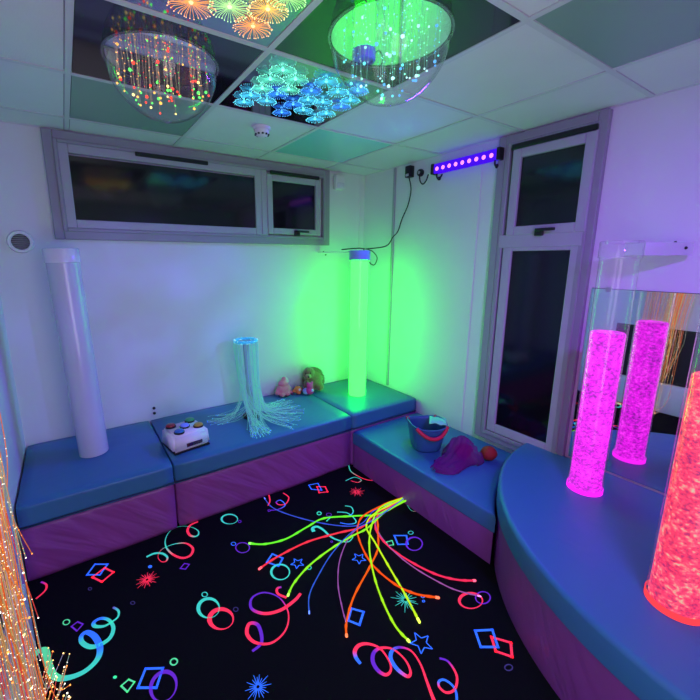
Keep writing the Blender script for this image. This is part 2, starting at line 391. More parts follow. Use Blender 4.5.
bm = bmesh.new(); frame_rect(bm, 'x', 0, .040, -2.309, -1.038, 1.727, 2.201, .050); obj('sash', bm, M['frame2'], win1, False)
bm = bmesh.new(); frame_rect(bm, 'x', 0, .050, -.994, -.510, 1.737, 2.178, .046); obj('sash', bm, M['frame2'], win1, False)
bm = bmesh.new(); box(bm, (-2.265, -.026, 1.77), (-1.082, -.002, 2.140)); obj('pane', bm, M['glass'], win1, False)
bm = bmesh.new(); box(bm, (-.95, -.030, 1.78), (-.555, -.002, 2.135)); obj('pane', bm, M['glass'], win1, False)
for a, b in ((-1.90, -1.44), (-.966, -.522)):
    bm = bmesh.new(); box(bm, (a, -.058, 2.180), (b, -.040, 2.204), .004, 1); obj('vent_strip', bm, M['black'], win1, False)
handle(win1, Vector((-.745, -.05, 1.757)), 'x')

win2 = bmesh.new()
frame_rect(win2, 'y', 0, .035, -1.905, -1.322, .32, 2.268, .05)
win2 = struct(obj('window_2', win2, M['frame'], smooth=False))
bm = bmesh.new(); frame_rect(bm, 'y', 0, .042, -1.87, -1.375, .36, 2.222, .03); obj('frame', bm, M['frame'], win2, False)
bm = bmesh.new(); box(bm, (-.044, -1.86, 1.612), (0, -1.385, 1.69), .004, 1); obj('transom', bm, M['frame2'], win2, False)
bm = bmesh.new(); frame_rect(bm, 'y', 0, .048, -1.868, -1.428, 1.685, 2.178, .052); obj('sash', bm, M['frame2'], win2, False)
bm = bmesh.new(); frame_rect(bm, 'y', 0, .040, -1.864, -1.415, .395, 1.65, .058); obj('sash', bm, M['frame2'], win2, False)
bm = bmesh.new(); box(bm, (-.030, -1.82, 1.73), (-.002, -1.475, 2.13)); obj('pane', bm, M['glass'], win2, False)
bm = bmesh.new(); box(bm, (-.026, -1.81, .45), (-.002, -1.468, 1.596)); obj('pane', bm, M['glass'], win2, False)
bm = bmesh.new(); box(bm, (-.058, -1.868, 2.178), (-.038, -1.42, 2.206), .004, 1); obj('vent_strip', bm, M['black'], win2, False)
handle(win2, Vector((-.048, -1.635, 1.703)), 'y')

# trims: vertical trunking and the joint strips of the wall panels
bm = bmesh.new(); box(bm, (-.014, -.405, .42), (0, -.380, 2.27), .002, 1); struct(obj('trim_3', bm, M['frame2'], smooth=False))
bm = bmesh.new(); box(bm, (-.004, -1.195, .30), (0, -1.175, 2.27)); struct(obj('trim_4', bm, M['wall'], smooth=False))
bm = bmesh.new(); box(bm, (-.058, -.004, .42), (-.046, 0, 2.27)); struct(obj('trim_5', bm, M['wall'], smooth=False))

# ------------------------------------------------------------------ soft-play benches
def cushion(name, parent, lo, hi, bev, m, sag=.004):
    bm = bmesh.new(); box(bm, lo, hi)
    bmesh.ops.subdivide_edges(bm, edges=bm.edges[:], cuts=11, use_grid_fill=True)
    lo, hi = Vector(lo), Vector(hi)
    for v in bm.verts:
        c = v.co.copy(); q = Vector([min(max(c[i], lo[i]+bev), hi[i]-bev) for i in range(3)])
        d = c-q
        if d.length > 1e-6:
            k = sum(1 for i in range(3) if abs(d[i]) > 1e-6)
            if k > 1: v.co = q + d.normalized()*bev
        nz = noise.noise(Vector((c.x*4, c.y*4, c.z*4+3)))
        nn = d.normalized() if d.length > 1e-6 else Vector((0, 0, 0))
        v.co += nn*(nz-.3)*sag
    return obj(name, bm, m, parent)
def cut_corner(lo, hi): pass
def bench(label, x0, x1, y0, y1, top, pad, m_side, cat='bench', group=None):
    t = thing('padded_bench', label, cat, ((x0+x1)/2, (y0+y1)/2, 0), group=group)
    cx, cy = (x0+x1)/2, (y0+y1)/2
    cushion('cushion', t, (x0-cx, y0-cy, top-pad), (x1-cx, y1-cy, top), .015, M['blue'])
    cushion('base', t, (x0-cx, y0-cy+.004, .0015), (x1-cx-.0005, y1-cy, top-pad-.002), .012, m_side, .006)
    bm = bmesh.new(); a, b = x1-x0, y1-y0; z = top-pad-.001
    P = [(-a/2, -b/2+.006, z), (a/2-.004, -b/2+.006, z), (a/2-.004, b/2-.004, z), (-a/2+.002, b/2-.004, z), (-a/2+.002, -b/2+.006, z)]
    for p, q in zip(P, P[1:]): tube(bm, [p, q], .004, 6)
    obj('piping', bm, M['seam'], t)
    return t
bench('blue topped purple bench section under the white tube at the left wall', XL+.006, -1.960, -.755, -.006, .41, .115, M['purple'], group='padded benches round the room')
bench('blue topped purple bench section holding the button box and hanging fibre strands', -1.955, -.690, -.755, -.006, .41, .115, M['purple'], group='padded benches round the room')
bench('square blue corner block under the green glowing tube', -.685, -.006, -.755, -.006, .41, .115, M['purple'], 'bench', group='padded benches round the room')

# quarter-round platform against the mirror
PC = Vector((0, -2.80, 0)); PR = 1.115
def platform_outline(r, inset):
    P = []
    for k in range(33):
        a = PI/2+PI/2*k/32; P.append(Vector((-inset*0+r*math.cos(a)*1.0, r*math.sin(a), 0)))
    P[0].x = -inset
    P.append(Vector((-r, YR+.01-PC.y, 0))); P.append(Vector((-inset, YR+.01-PC.y, 0)))
    return P
def low_outline(ins):
    r = PR+.005+ins; x0, x1 = -.685+ins, -.006-ins
    a0, a1 = math.acos(x1/r), math.acos(x0/r)
    P = [Vector((x0, -.762-ins, 0)), Vector((x1, -.762-ins, 0))]
    P += [Vector((r*math.cos(a0+(a1-a0)*k/16), PC.y+r*math.sin(a0+(a1-a0)*k/16), 0)) for k in range(17)]
    return [p-LC for p in reversed(P)]
def extrude_round(bm, z0, z1, r, bev, seg=5, outline=None):
    prof = [(0.0, z0)]+[(0.0, z1-bev)]+[(bev*(1-math.cos(PI/2*k/seg)), z1-bev+bev*math.sin(PI/2*k/seg)) for k in range(1, seg+1)]
    rings = []
    for ins, z in prof: rings.append([bm.verts.new((p.x, p.y, z)) for p in (outline(ins) if outline else platform_outline(r-ins, .006+ins))])
    n = len(rings[0])
    for a, b in zip(rings, rings[1:]):
        for i in range(n): bm.faces.new((a[i], a[(i+1) % n], b[(i+1) % n], b[i]))
    bm.faces.new(rings[-1]); bm.faces.new(list(reversed(rings[0])))
plat = thing('round_platform', 'quarter round blue padded platform with purple base below the mirror', 'platform', PC)
bm = bmesh.new(); extrude_round(bm, .306, .415, PR, .022); sharp(obj('cushion', bm, M['blue'], plat), 60)
bm = bmesh.new(); extrude_round(bm, .0015, .304, PR-.012, .01); sharp(obj('base', bm, M['purple_y'], plat), 60)
bm = bmesh.new(); tube(bm, [(p.x, p.y, .305) for p in platform_outline(PR-.006, .008)[:34]], .004, 6); obj('piping', bm, M['seam'], plat)

LC = Vector((-.345, -1.32, 0))
lb = thing('padded_bench', 'lower blue topped purple bench holding the blue bucket beneath the tall window', 'bench', LC, group='padded benches round the room')
bm = bmesh.new(); extrude_round(bm, .192, .290, 0, .02, 5, low_outline); sharp(obj('cushion', bm, M['blue'], lb), 60)
bm = bmesh.new(); extrude_round(bm, .0015, .190, 0, .008, 3, lambda i: low_outline(i+.004)); sharp(obj('base', bm, M['purple_y'], lb), 60)
bm = bmesh.new(); P = [(p.x, p.y, .191) for p in low_outline(.004)]; tube(bm, P+P[:1], .0035, 6); obj('piping', bm, M['seam'], lb)

# ------------------------------------------------------------------ wall mirror
mir = thing('wall_mirror', 'frameless wall mirror behind the magenta bubble tube', 'mirror', (0, -2.50, .42))
bm = bmesh.new(); box(bm, (-.010, -.67, 0), (-.0045, .575, .972)); obj('mirror_glass', bm, M['mirror'], mir, False)
bm = bmesh.new(); box(bm, (-.0040, -.672, -.001), (-.0015, .577, .974)); obj('backing_board', bm, M['black2'], mir, False)
for y in (-.55, .50):
    bm = bmesh.new(); box(bm, (-.013, y-.012, .958), (-.0015, y+.012, .982), .001, 1); obj('clip', bm, M['steel'], mir, False)

# ------------------------------------------------------------------ bubble tubes
def bubble_tube(label, loc, r, ztop, watertop, m_water, tube_mat, cap_mat, bracket=None, z0=.412):
    t = thing('bubble_tube', label, 'bubble tube', (loc[0], loc[1], z0), group='tall bubble tubes standing on the padded seats')
    hh = ztop-z0
    if watertop:
        bm = bmesh.new(); lathe(bm, [(r-.007, .004), (r-.007, watertop-z0-.006), (r-.012, watertop-z0)], 40, cap0=True, cap1=True); sharp(obj('water_column', bm, m_water, t), 50)
    bm = bmesh.new(); lathe(bm, [(r, 0), (r, hh-.07)], 48); obj('tube', bm, tube_mat, t)
    bm = bmesh.new(); lathe(bm, [(r+.001, hh-.075), (r+.006, hh-.073), (r+.006, hh-.004), (r+.002, hh), (r-.012, hh), (r-.014, hh-.012)], 48, cap1=True); sharp(obj('cap', bm, cap_mat, t), 50)
    if bracket:
        bx_, by_ = bracket[0]-loc[0], bracket[1]-loc[1]; d = Vector((bx_, by_, 0)); L = d.length; d.normalize(); nrm = Vector((-d.y, d.x, 0))
        bm = bmesh.new(); w = bracket[2]
        P = [d*r*.9+nrm*w, d*(L-.02)+nrm*w, d*L+nrm*w*.4, d*L-nrm*w*.4, d*(L-.02)-nrm*w, d*r*.9-nrm*w]
        lo = [bm.verts.new((p.x, p.y, hh-bracket[3])) for p in P]; hi = [bm.verts.new((p.x, p.y, hh-.006)) for p in P]
        for i in range(6): bm.faces.new((lo[i], lo[(i+1) % 6], hi[(i+1) % 6], hi[i]))
        bm.faces.new(list(reversed(lo))); bm.faces.new(hi)
        br = obj('bracket', bm, bracket[4], t, False)
        q = d*(L-.055)
        for pt, rs in (((q.x-nrm.x*w, q.y-nrm.y*w, hh-.03), .007), ((q.x, q.y, hh-.004), .006)):
            bm = bmesh.new(); ball(bm, pt, rs, 0, 2); obj('screw', bm, M['black'], br)
    return t
W_G = glow('green_light', (.013, 1.0, .022), 12.0, True)
W_M = bubbly('magenta_water', [(.36, (.16, .01, .22)), (.43, (.45, .004, .55)), (.50, (.80, .003, .80)), (.60, (1.1, .04, 1.05))], 1.35, 0, 1)
W_R = bubbly('red_water', [(.38, (.35, .01, .12)), (.45, (.9, .018, .09)), (.52, (1.1, .04, .13)), (.57, (.95, .20, .19)), (.63, (.62, .58, .34))], 1.15, 0, 1)  # palest stop puts reflected yellow-green highlights into the water colour
br_m = clear('bracket_acrylic', haze=.45, edge=.3)
M['frostcap'] = mat('pearl_cap', (.75, .72, .8), .15, coat=.6)
M['bluecap'] = mat('blue_cap', (.25, .45, .8), .3)
bubble_tube('white unlit bubble tube on the bench at the left wall', (-2.322, -.335), .078, 1.60, None, None, M['frost'], M['frostcap']).rotation_euler.y = -.028
gt = bubble_tube('glowing green bubble tube standing in the far corner', (-.380, -.420), .077, 1.61, 1.535, W_G, M['acrylic'], M['bluecap'], bracket=(-.50, -.006, .03, .012, br_m))
mt = bubble_tube('magenta bubble tube half full of bubbling water before the mirror', (-.285, -2.125), .074, 1.622, 1.215, W_M, M['acrylic'], M['acrylic'], bracket=(-.006, -2.27, .05, .062, br_m), z0=.4165)
rd = bubble_tube('red bubble tube nearest the camera at the platform edge', (-.765, -2.60), .078, 1.622, 1.205, W_R, M['acrylic'], M['acrylic'], z0=.4165)
for t, m in ((mt, glow('magenta_disc', (1, .02, 1), 1.3, True)), (rd, glow('red_disc', (1, .05, .07), 1.3, True))):
    bm = bmesh.new(); rr = .0765 if t is mt else .0805
    lathe(bm, [(rr, .0), (rr, .022), (rr-.003, .022)], 40); obj('base_ring', bm, m, t)

# ------------------------------------------------------------------ ceiling panels
def panel_base(t, m, nm='tile', s=.286):
    bm = bmesh.new(); box(bm, (-s, -s, 0), (s, s, .005)); return obj(nm, bm, m, t, False)
def cell(i, j): return Vector(((GX[i]+GX[i+1])/2, (GY[j]+GY[j+1])/2, H-.001))
TIPW = [glow('tip_'+n, c, 2.3) for n, c in (('amber', (1, .45, .08)), ('red', (1, .05, .03)), ('green', (.1, 1, .12)), ('gold', (1, .75, .25)), ('white', (1, .9, .75)))]
TIPC = [glow('tip_'+n, c, 1.7) for n, c in (('cyan', (.15, .95, 1)), ('aqua', (.3, 1, .7)), ('azure', (.1, .4, 1)), ('ice', (.5, .95, 1)))]
LINEW = glow('line_warm', (.75, .55, .40), .45); LINEC = glow('line_cool', (.25, .8, .75), .55)
def bowl_panel(label, loc, tips, line, n, seed):
    t = thing('fibre_bowl_light', label, 'ceiling light', loc, group='clear dome fibre optic ceiling tiles'); rnd = random.Random(seed)
    panel_base(t, M['gloss_black'])
    bm = bmesh.new(); lathe(bm, [(.001, -.0015), (.196, -.0015), (.196, -.0002)], 64, cap0=True); obj('mirror_disc', bm, M['mirdisc'], t, False)
    bm = bmesh.new(); lathe(bm, [(.2*math.sin(PI/2*k/20)+.0001, -.004-.2*math.cos(PI/2*k/20)) for k in range(21)], 64); dm = obj('dome', bm, M['dome'], t)
    bm = bmesh.new(); lathe(bm, [(.199, -.0005), (.207, -.0005), (.207, -.006), (.199, -.006)], 64); obj('rim', bm, M['acrylic'], dm, False)
    bm = bmesh.new(); lathe(bm, [(.0005, -.212), (.012, -.210), (.014, -.206), (.010, -.203)], 20); obj('end_cap', bm, M['acrylic'], dm)
    for k in range(n):
        while True:
            x, y = rnd.uniform(-.17, .17), rnd.uniform(-.17, .17)
            if x*x+y*y < .165**2: break
        Lm = math.sqrt(.19**2-x*x-y*y); L = rnd.uniform(.52, .93)*Lm
        L = max(.03, min(L, .165))
        bx, by = rnd.uniform(-.012, .012), rnd.uniform(-.012, .012)
        P = catmull([(x, y, -.002), (x+bx*.5, y+by*.5, -L*.4), (x+bx, y+by, -L)], 4)
        bm = bmesh.new(); tube(bm, P, .0007, 4, 0)
        ball(bm, P[-1], rnd.uniform(.0030, .0066), 1, 1); 
        for q in P[2:-1:3]: ball(bm, q, .0018, 1, 1)
        obj('fibre_strand', bm, [line, rnd.choice(tips)], t)
    return t
bowl_panel('clear ceiling dome of red and gold light tips on a black tile', cell(1, 2), TIPW[:3]+TIPW[:4]+TIPW[1:3], LINEW, 62, 3)
bowl_panel('clear ceiling dome of cyan light tips mirroring the green tube', cell(2, 3), TIPC, LINEC, 46, 5)

def burst(t, x, y, r, mline, mtip, n=30, drop=.03, rnd=R):
    bm = bmesh.new()
    for k in range(n):
        a = 2*PI*k/n+rnd.uniform(-.06, .06); q = r*rnd.uniform(.9, 1.06)
        d = Vector((math.cos(a), math.sin(a), 0))
        P = [Vector((x, y, -.010)), Vector((x, y, -.014))+d*q*.4, Vector((x, y, -.010-drop*.5))+d*q*.85, Vector((x, y, -.010-drop))+d*q]
        tube(bm, P, .00075, 3, 0, False); ball(bm, P[-1], .0018, 1, 1)
    ball(bm, (x, y, -.010), .008, 1, 1); tube(bm, [(x, y, 0), (x, y, -.010)], .004, 6, 0)
    return obj('starburst', bm, [mline, mtip], t, False)
def cp(u, v, c): 
    p = fl(u, v, H-.012); return p.x-c.x, p.y-c.y
c1 = cell(1, 3); t = thing('starburst_panel', 'dark ceiling tile of orange and gold starbursts at the top edge', 'ceiling light', c1, group='starburst fibre optic ceiling tiles')
panel_base(t, M['gloss_dark'])
wl = [glow('burst_gold', (1, .55, .12), 1.5), glow('burst_orange', (1, .36, .10), 1.5), glow('burst_lime', (.45, .9, .3), 1.5)]
wt = [glow('burst_gold_tip', (1, .75, .3), 2.2), glow('burst_orange_tip', (1, .5, .25), 2.2), glow('burst_lime_tip', (.6, 1, .4), 2.0)]
for (u, v, k, r) in ((191,2,1,.066),(229.6,6.4,2,.06),(253,25.7,1,.06),(267.8,8.6,0,.058),(287,-4,2,.055),(210,-22,0,.06),(245,-20,1,.06),(160,-20,1,.06),(185,-45,0,.06),(230,-48,2,.06)):
    x, y = cp(u, v, c1)
    if abs(x) < .24 and abs(y) < .24: burst(t, x, y, r, wl[k], wt[k], 38, .008)
c2 = cell(2, 2); t = thing('starburst_panel', 'ceiling tile crowded with blue and turquoise starbursts', 'ceiling light', c2, group='starburst fibre optic ceiling tiles')
panel_base(t, M['gloss_dark'])
cl = [glow('burst_aqua', (.12, .85, .6), 1.4), glow('burst_cyan', (.06, .55, .9), 1.4), glow('burst_blue', (.03, .22, 1), 1.4)]
ct = [glow('burst_aqua_tip', (.25, 1, .75), 2.2), glow('burst_cyan_tip', (.15, .8, 1), 2.2), glow('burst_blue_tip', (.1, .45, 1), 2.2)]
for i, (X, Y) in enumerate([(275,130),(220,170),(185,210),(135,240),(105,270),(205,265),(270,315),(365,305),(415,345),(320,280),(300,215),(330,170),(400,220),(465,180),(515,225),(605,222),(570,262),(625,205),(530,290),(450,270),(465,320),(250,235),(385,260)]):
    x, y = cp(220+X/4.375, 40+Y/4.375, c2); x = max(-.25, min(.245, x)); y = max(-.235, min(.235, y))
    k = 0 if X < 345 and Y < 220 else (2 if (i % 3 == 0 and X > 180) else 1)
    burst(t, x, y, .046 if Y > 200 else .052, cl[k], ct[k], 30, .006)
for (i, j), lab, m, cat in (((1, 1), 'dull green matt ceiling tile between the red dome and the wide window', M['green_tile'], 'ceiling panel'), ((3, 4), 'dull green matt ceiling tile at the top right beyond the white tiles', M['green_tile'], 'ceiling panel'), ((3, 1), 'shiny turquoise ceiling tile behind the smoke detector', M['teal_tile'], 'ceiling panel')):
    t = tag(panel_base(None, m, 'ceiling_panel'), lab, cat); t.location = cell(i, j)

# ------------------------------------------------------------------ smoke detector, wall vent, sensor box
sd = thing('smoke_detector', 'small white round smoke detector on the ceiling tile', 'smoke detector', (-1.325, -.685, H))
bm = bmesh.new(); lathe(bm, [(.001, -.0005), (.050, -.0005), (.050, -.010), (.044, -.016)], 32, cap0=True); sharp(obj('base', bm, M['white'], sd), 45)
bm = bmesh.new(); lathe(bm, [(.042, -.016), (.040, -.034), (.030, -.046), (.016, -.052), (.0005, -.053)], 32); sharp(obj('cover', bm, M['white'], sd), 60)
bm = bmesh.new()
for k in range(10):
    a = 2*PI*k/10; box(bm, (.0365*math.cos(a)-.005, .0365*math.sin(a)-.005, -.044), (.0365*math.cos(a)+.005, .0365*math.sin(a)+.005, -.036), .001, 1)
obj('vent_slots', bm, M['black'], sd, False)
RX = Matrix.Rotation(PI/2, 4, 'X')
vt = thing('wall_vent', 'round grey vent with pale rim on the wall beside the wide window', 'vent', (-2.545, 0, 1.641))
bm = bmesh.new(); lathe(bm, [(.040, .001), (.062, .001), (.064, .008), (.058, .018), (.046, .018), (.043, .010)], 40, M4=RX); sharp(obj('rim', bm, M['white'], vt), 50)
bm = bmesh.new(); lathe(bm, [(.0005, .006), (.044, .006), (.044, .002)], 32, M4=RX); obj('disc', bm, mat('vent_grey', (.12, .11, .11), .6), vt)
bm = bmesh.new()
for k in range(-3, 4):
    zz = k*.0115; hw = math.sqrt(max(0, .042**2-zz*zz)); box(bm, (-hw, -.013, zz-.003), (hw, -.007, zz+.003), .001, 1)
obj('louvre', bm, mat('louvre_grey', (.28, .26, .27), .5), vt, False)
bm = bmesh.new(); box(bm, (-.355, -.055, 2.125), (-.262, -.0005, 2.245), .012, 3)
pb = tag(sharp(obj('sensor_box', bm, M['white'])), 'small white box fixed high on the wall by the corner', 'sensor')
bm = bmesh.new(); box(bm, (-.345, -.060, 2.135), (-.272, -.053, 2.18), .006, 2); obj('lens', bm, M['frostcap'], pb)
for z, lb in ((.487, 'upper of two black wall plugs above the bench'), (.449, 'lower of two black wall plugs above the bench')):
    bm = bmesh.new(); lathe(bm, [(.010, .0003), (.010, .008), (.007, .011), (.0005, .011)], 16, M4=RX, cap0=True)
    o = tag(obj('wall_plug', bm, M['black']), lb, 'wall plug', 'black wall plugs'); o.location = (-1.92, 0, z)

# ------------------------------------------------------------------ UV bar, adapter, cables
ub = thing('light_bar', 'violet ultraviolet light bar with pink diodes high on the wall', 'light', (0, -1.095, 2.172))
bm = bmesh.new(); box(bm, (-.075, -.243, -.032), (-.028, .243, .032), .006, 2); obj('housing', bm, glow('violet_lens', (.07, .006, 1.0), .9, True), ub, False)
for y in (-.255, .255):
    bm = bmesh.new(); box(bm, (-.080, y-.012, -.036), (-.022, y+.012, .036), .006, 2); obj('end_plate', bm, M['black'], ub, False)
led = glow('pink_diode', (1, .25, 1), 1.7)
for k in range(9):
    y = -.21+k*.0525
    bm = bmesh.new(); ball(bm, (-.077, y, -.004), .0135, 0, 2, (.5, 1, 1)); obj('diode', bm, led, ub)
for y in (-.225, .225):
    bm = bmesh.new(); tube(bm, catmull([(0, y, -.03), (-.03, y, -.065), (-.055, y, -.055), (-.055, y, -.02)], 5), .006, 6); ball(bm, (-.03, y, -.062), .014, 0, 2); obj('bracket', bm, M['black'], ub)
bm = bmesh.new(); box(bm, (-.05, -.60, 2.165), (-.0005, -.545, 2.250), .006, 2)
ad = tag(sharp(obj('plug_adapter', bm, M['black'])), 'black plug adapter on the wall left of the violet light bar', 'adapter')
bm = bmesh.new(); box(bm, (-.054, -.588, 2.172), (-.049, -.556, 2.19), .002, 1); obj('indicator', bm, mat('pale_label', (.5, .5, .55), .4), ad)
RY = Matrix.Rotation(-PI/2, 4, 'Y')
bm = bmesh.new(); lathe(bm, [(.026, .0005), (.028, .008), (.024, .024), (.012, .028), (.0005, .028)], 24, M4=RY, cap0=True)
o = tag(sharp(obj('cable_gland', bm, M['black'])), 'round black cable outlet between the adapter and the violet light bar', 'cable outlet'); o.location = (0, -.672, 2.185)
bm = bmesh.new(); lathe(bm, [(.012, .0282), (.010, .031), (.0005, .031)], 16, M4=RY); obj('plug_face', bm, M['frame2'], o)
bm = bmesh.new(); tube(bm, catmull([(-.025, -.675, 2.175), (-.03, -.69, 2.12), (-.03, -.72, 2.095), (-.04, -.76, 2.115), (-.05, -.785, 2.15)], 6), .005, 6)
tag(obj('power_cable', bm, M['black']), 'short black lead looping from the wall outlet to the violet light bar', 'cable')
bm = bmesh.new()
P = [Vector((-.03, -.575, 2.163)), at(411,190,0,-.02), at(408,205,0,-.02), at(402,219,0,-.02), at(398,231,0,-.02), at(393,237,0,-.03), at(386,246,0,-.12), Vector((-.26, -.36, 1.626)), Vector((-.315, -.40, 1.625)), Vector((-.38, -.42, 1.628)), Vector((-.43, -.38, 1.625)), Vector((-.47, -.30, 1.618))]
tube(bm, catmull(P, 6), .0045, 6)
p0 = Vector((-.285, -.385, 1.624)); P2 = [p0, p0+Vector((.06, -.01, -.02)), p0+Vector((.10, -.02, -.07)), p0+Vector((.075, -.02, -.125)), p0+Vector((.035, -.015, -.115)), p0+Vector((.0, -.005, -.055)), p0+Vector((-.03, 0, .0))]
tube(bm, catmull(P2, 6), .004, 6)
tag(obj('tube_cable', bm, M['black']), 'thin black wire from the adapter down to the green tube cap', 'cable')

# ------------------------------------------------------------------ five-button switch box
sb = thing('switch_box', 'white box with five coloured round buttons on the bench', 'switch box', (-1.834, -.535, .4105), .15)
bm = bmesh.new(); bw, bd, bh = .116, .106, .114
vs = box(bm, (-bw, -bd, .006), (bw, bd, bh))
for v in vs:
    if v.co.z > .05: v.co.x *= .93; v.co.y *= .93
bmesh.ops.bevel(bm, geom=bm.edges[:], offset=.016, segments=4, affect='EDGES'); obj('body', bm, mat('box_white', (.82, .76, .79), .35), sb)
bm = bmesh.new(); box(bm, (-bw+.006, -bd+.006, 0), (bw-.006, bd-.006, .010)); obj('foot_plate', bm, M['black'], sb, False)
for x, y, c, nm in ((-.066, .055, (.30, .01, .02), 'red'), (.058, .062, (.03, .40, .10), 'green'), (0, 0, (.25, .33, .95), 'pale blue'), (-.058, -.058, (.02, .16, .42), 'dark blue'), (.068, -.045, (.50, .30, .05), 'yellow')):
    bm = bmesh.new(); lathe(bm, [(.031, bh-.001), (.031, bh+.007), (.028, bh+.009), (.024, bh+.009)], 28, c=(x, y, 0)); bz = sharp(obj('button', bm, M['black'], sb), 50)
    bz['label'] = nm + ' push button'
    bm = bmesh.new(); lathe(bm, [(.027, bh+.006), (.027, bh+.014), (.023, bh+.018), (.012, bh+.020), (.0005, bh+.0205)], 28, c=(x, y, 0)); obj('button_cap', bm, mat('button_'+nm.replace(' ', '_'), c, .3, coat=.4), bz)
bm = bmesh.new()
yy = -bd*.958-.0015; tilt = .0
def strip(x0, x1, z0, z1, mi): box(bm, (x0, -bd*.972-.0022, z0), (x1, -bd*.95, z1), mi=mi)
strip(-.036, .062, .030, .052, 0)
strip(-.034, -.018, .032, .050, 1); strip(-.017, .001, .032, .050, 2); strip(.002, .012, .034, .049, 3)
for k in range(5): strip(.016+k*.009, .022+k*.009, .037, .046, 4)
obj('label', bm, [mat('label_dark', (.05, .045, .07), .4), mat('lab_red', (.25, .03, .08), .4), mat('lab_violet', (.16, .06, .45), .4), mat('lab_teal', (.1, .45, .55), .4), mat('lab_grey', (.35, .35, .4), .4)], sb, False)

# ------------------------------------------------------------------ fibre waterfall on the bench
wf = thing('fibre_waterfall', 'pale turquoise fibre optic fountain with sparkling ring top standing on the bench', 'fibre optic light', (-1.32, -.36, .4105))
rz = .572; rx = -.022
bm = bmesh.new(); rnd = random.Random(2)
P = [Vector((rx+.076*math.cos(a), .070*math.sin(a), rz)) for a in [2*PI*k/40 for k in range(40)]]
tube(bm, P+[P[0]], .011, 10); obj('ring', bm, mat('ring_teal', (.05, .35, .5), .3, emit=(.02, .35, .65), es=.6), wf)
bm = bmesh.new()
for k in range(110):
    a = rnd.uniform(0, 2*PI); b_ = rnd.uniform(0, 2*PI)
    ball(bm, (rx+(.076+.0115*math.cos(b_))*math.cos(a), (.070+.0115*math.cos(b_))*math.sin(a), rz+.0115*math.sin(b_)), .0024, rnd.randrange(2), 1)
o = obj('sparkle', bm, [glow('sparkle_cyan', (.1, .7, 1), 1.5), glow('sparkle_ice', (.5, 1, 1), 1.5)], wf); o['kind'] = 'stuff'
bm = bmesh.new(); tube(bm, [(0, 0, .012), (rx*.5, 0, rz*.5), (rx, 0, rz-.004)], .021, 16); lathe(bm, [(.001, rz-.010), (.068, rz-.010), (.068, rz-.004), (.001, rz-.004)], 24, c=(rx, 0, 0)); obj('pole', bm, mat('pole_pale', (.40, .50, .58), .35), wf)
bm = bmesh.new(); lathe(bm, [(.062, .0005), (.062, .018), (.055, .024), (.02, .026)], 32, cap0=True, cap1=True); sharp(obj('base', bm, M['black'], wf), 50)
M['fib1'] = mat('fibre_pale', (.45, .75, .72), .3, emit=(.12, .55, .48), es=.16); M['fib1'].cycles.emission_sampling = 'NONE'
M['fib2'] = mat('fibre_mint', (.35, .8, .6), .3, emit=(.08, .7, .4), es=.22); M['fib2'].cycles.emission_sampling = 'NONE'
M['fib3'] = mat('fibre_blue', (.4, .55, .8), .3, emit=(.1, .3, .7), es=.18); M['fib3'].cycles.emission_sampling = 'NONE'
tipb = [glow('fall_tip_blue', (.05, .2, 1), 1.6), glow('fall_tip_aqua', (.2, .9, .8), 1.3)]
def fall_path(k, n):
    a = rnd.uniform(0, 2*PI); rr = rnd.uniform(.85, 1.12)
    ca, sa = math.cos(a), math.sin(a)
    s = Vector((rx+.076*ca*rr, .070*sa*rr, rz))
    g = rnd.random()
    if g < .42: e = Vector((rnd.uniform(-.14, .00), rnd.uniform(-.37, -.20), 0))
    elif g < .90:
        q = rnd.uniform(-1.25, .5); L = rnd.uniform(.22, .40); e = Vector((L*math.cos(q), L*math.sin(q), 0))
    else: e = Vector((rnd.uniform(-.32, -.14), rnd.uniform(-.05, .18), 0))
    e.y = max(e.y, -.385)
    e.z = rnd.uniform(.003, .03)
    d = Vector((e.x-rx, e.y, 0)).normalized()
    f = rnd.uniform(.80, 1.0)
    p1 = Vector((rx+.082*ca*rr, .076*sa*rr, rz-.04))
    p2 = Vector((rx*.5+.078*ca*f, .072*sa*f, .32))
    p3 = Vector((.066*ca*f+d.x*.02, .060*sa*f+d.y*.02, rnd.uniform(.14, .19)))
    p4 = Vector((.045*ca*f+d.x*.075, .042*sa*f+d.y*.075, rnd.uniform(.05, .085)))
    p5 = p4.lerp(e, .5); p5.z = rnd.uniform(.012, .032)
    return catmull([s, p1, p2, p3, p4, p5, e], 5)
def safe(P):
    for p in P: p.z = max(p.z, .0025)
    return P
rest = bmesh.new(); NF = 215
for k in range(NF):
    P = safe(fall_path(k, NF)); mi = rnd.choice((0, 0, 1, 1, 2))
    bm = bmesh.new() if k < 95 else rest
    tube(bm, P, .0009, 4, mi); ball(bm, P[-1], .0026, 3+(rnd.random() < .4), 1)
    if k < 95: obj('fibre_strand', bm, [M['fib1'], M['fib2'], M['fib3']]+tipb, wf)
o = obj('fibre_strands', rest, [M['fib1'], M['fib2'], M['fib3']]+tipb, wf); o['kind'] = 'stuff'

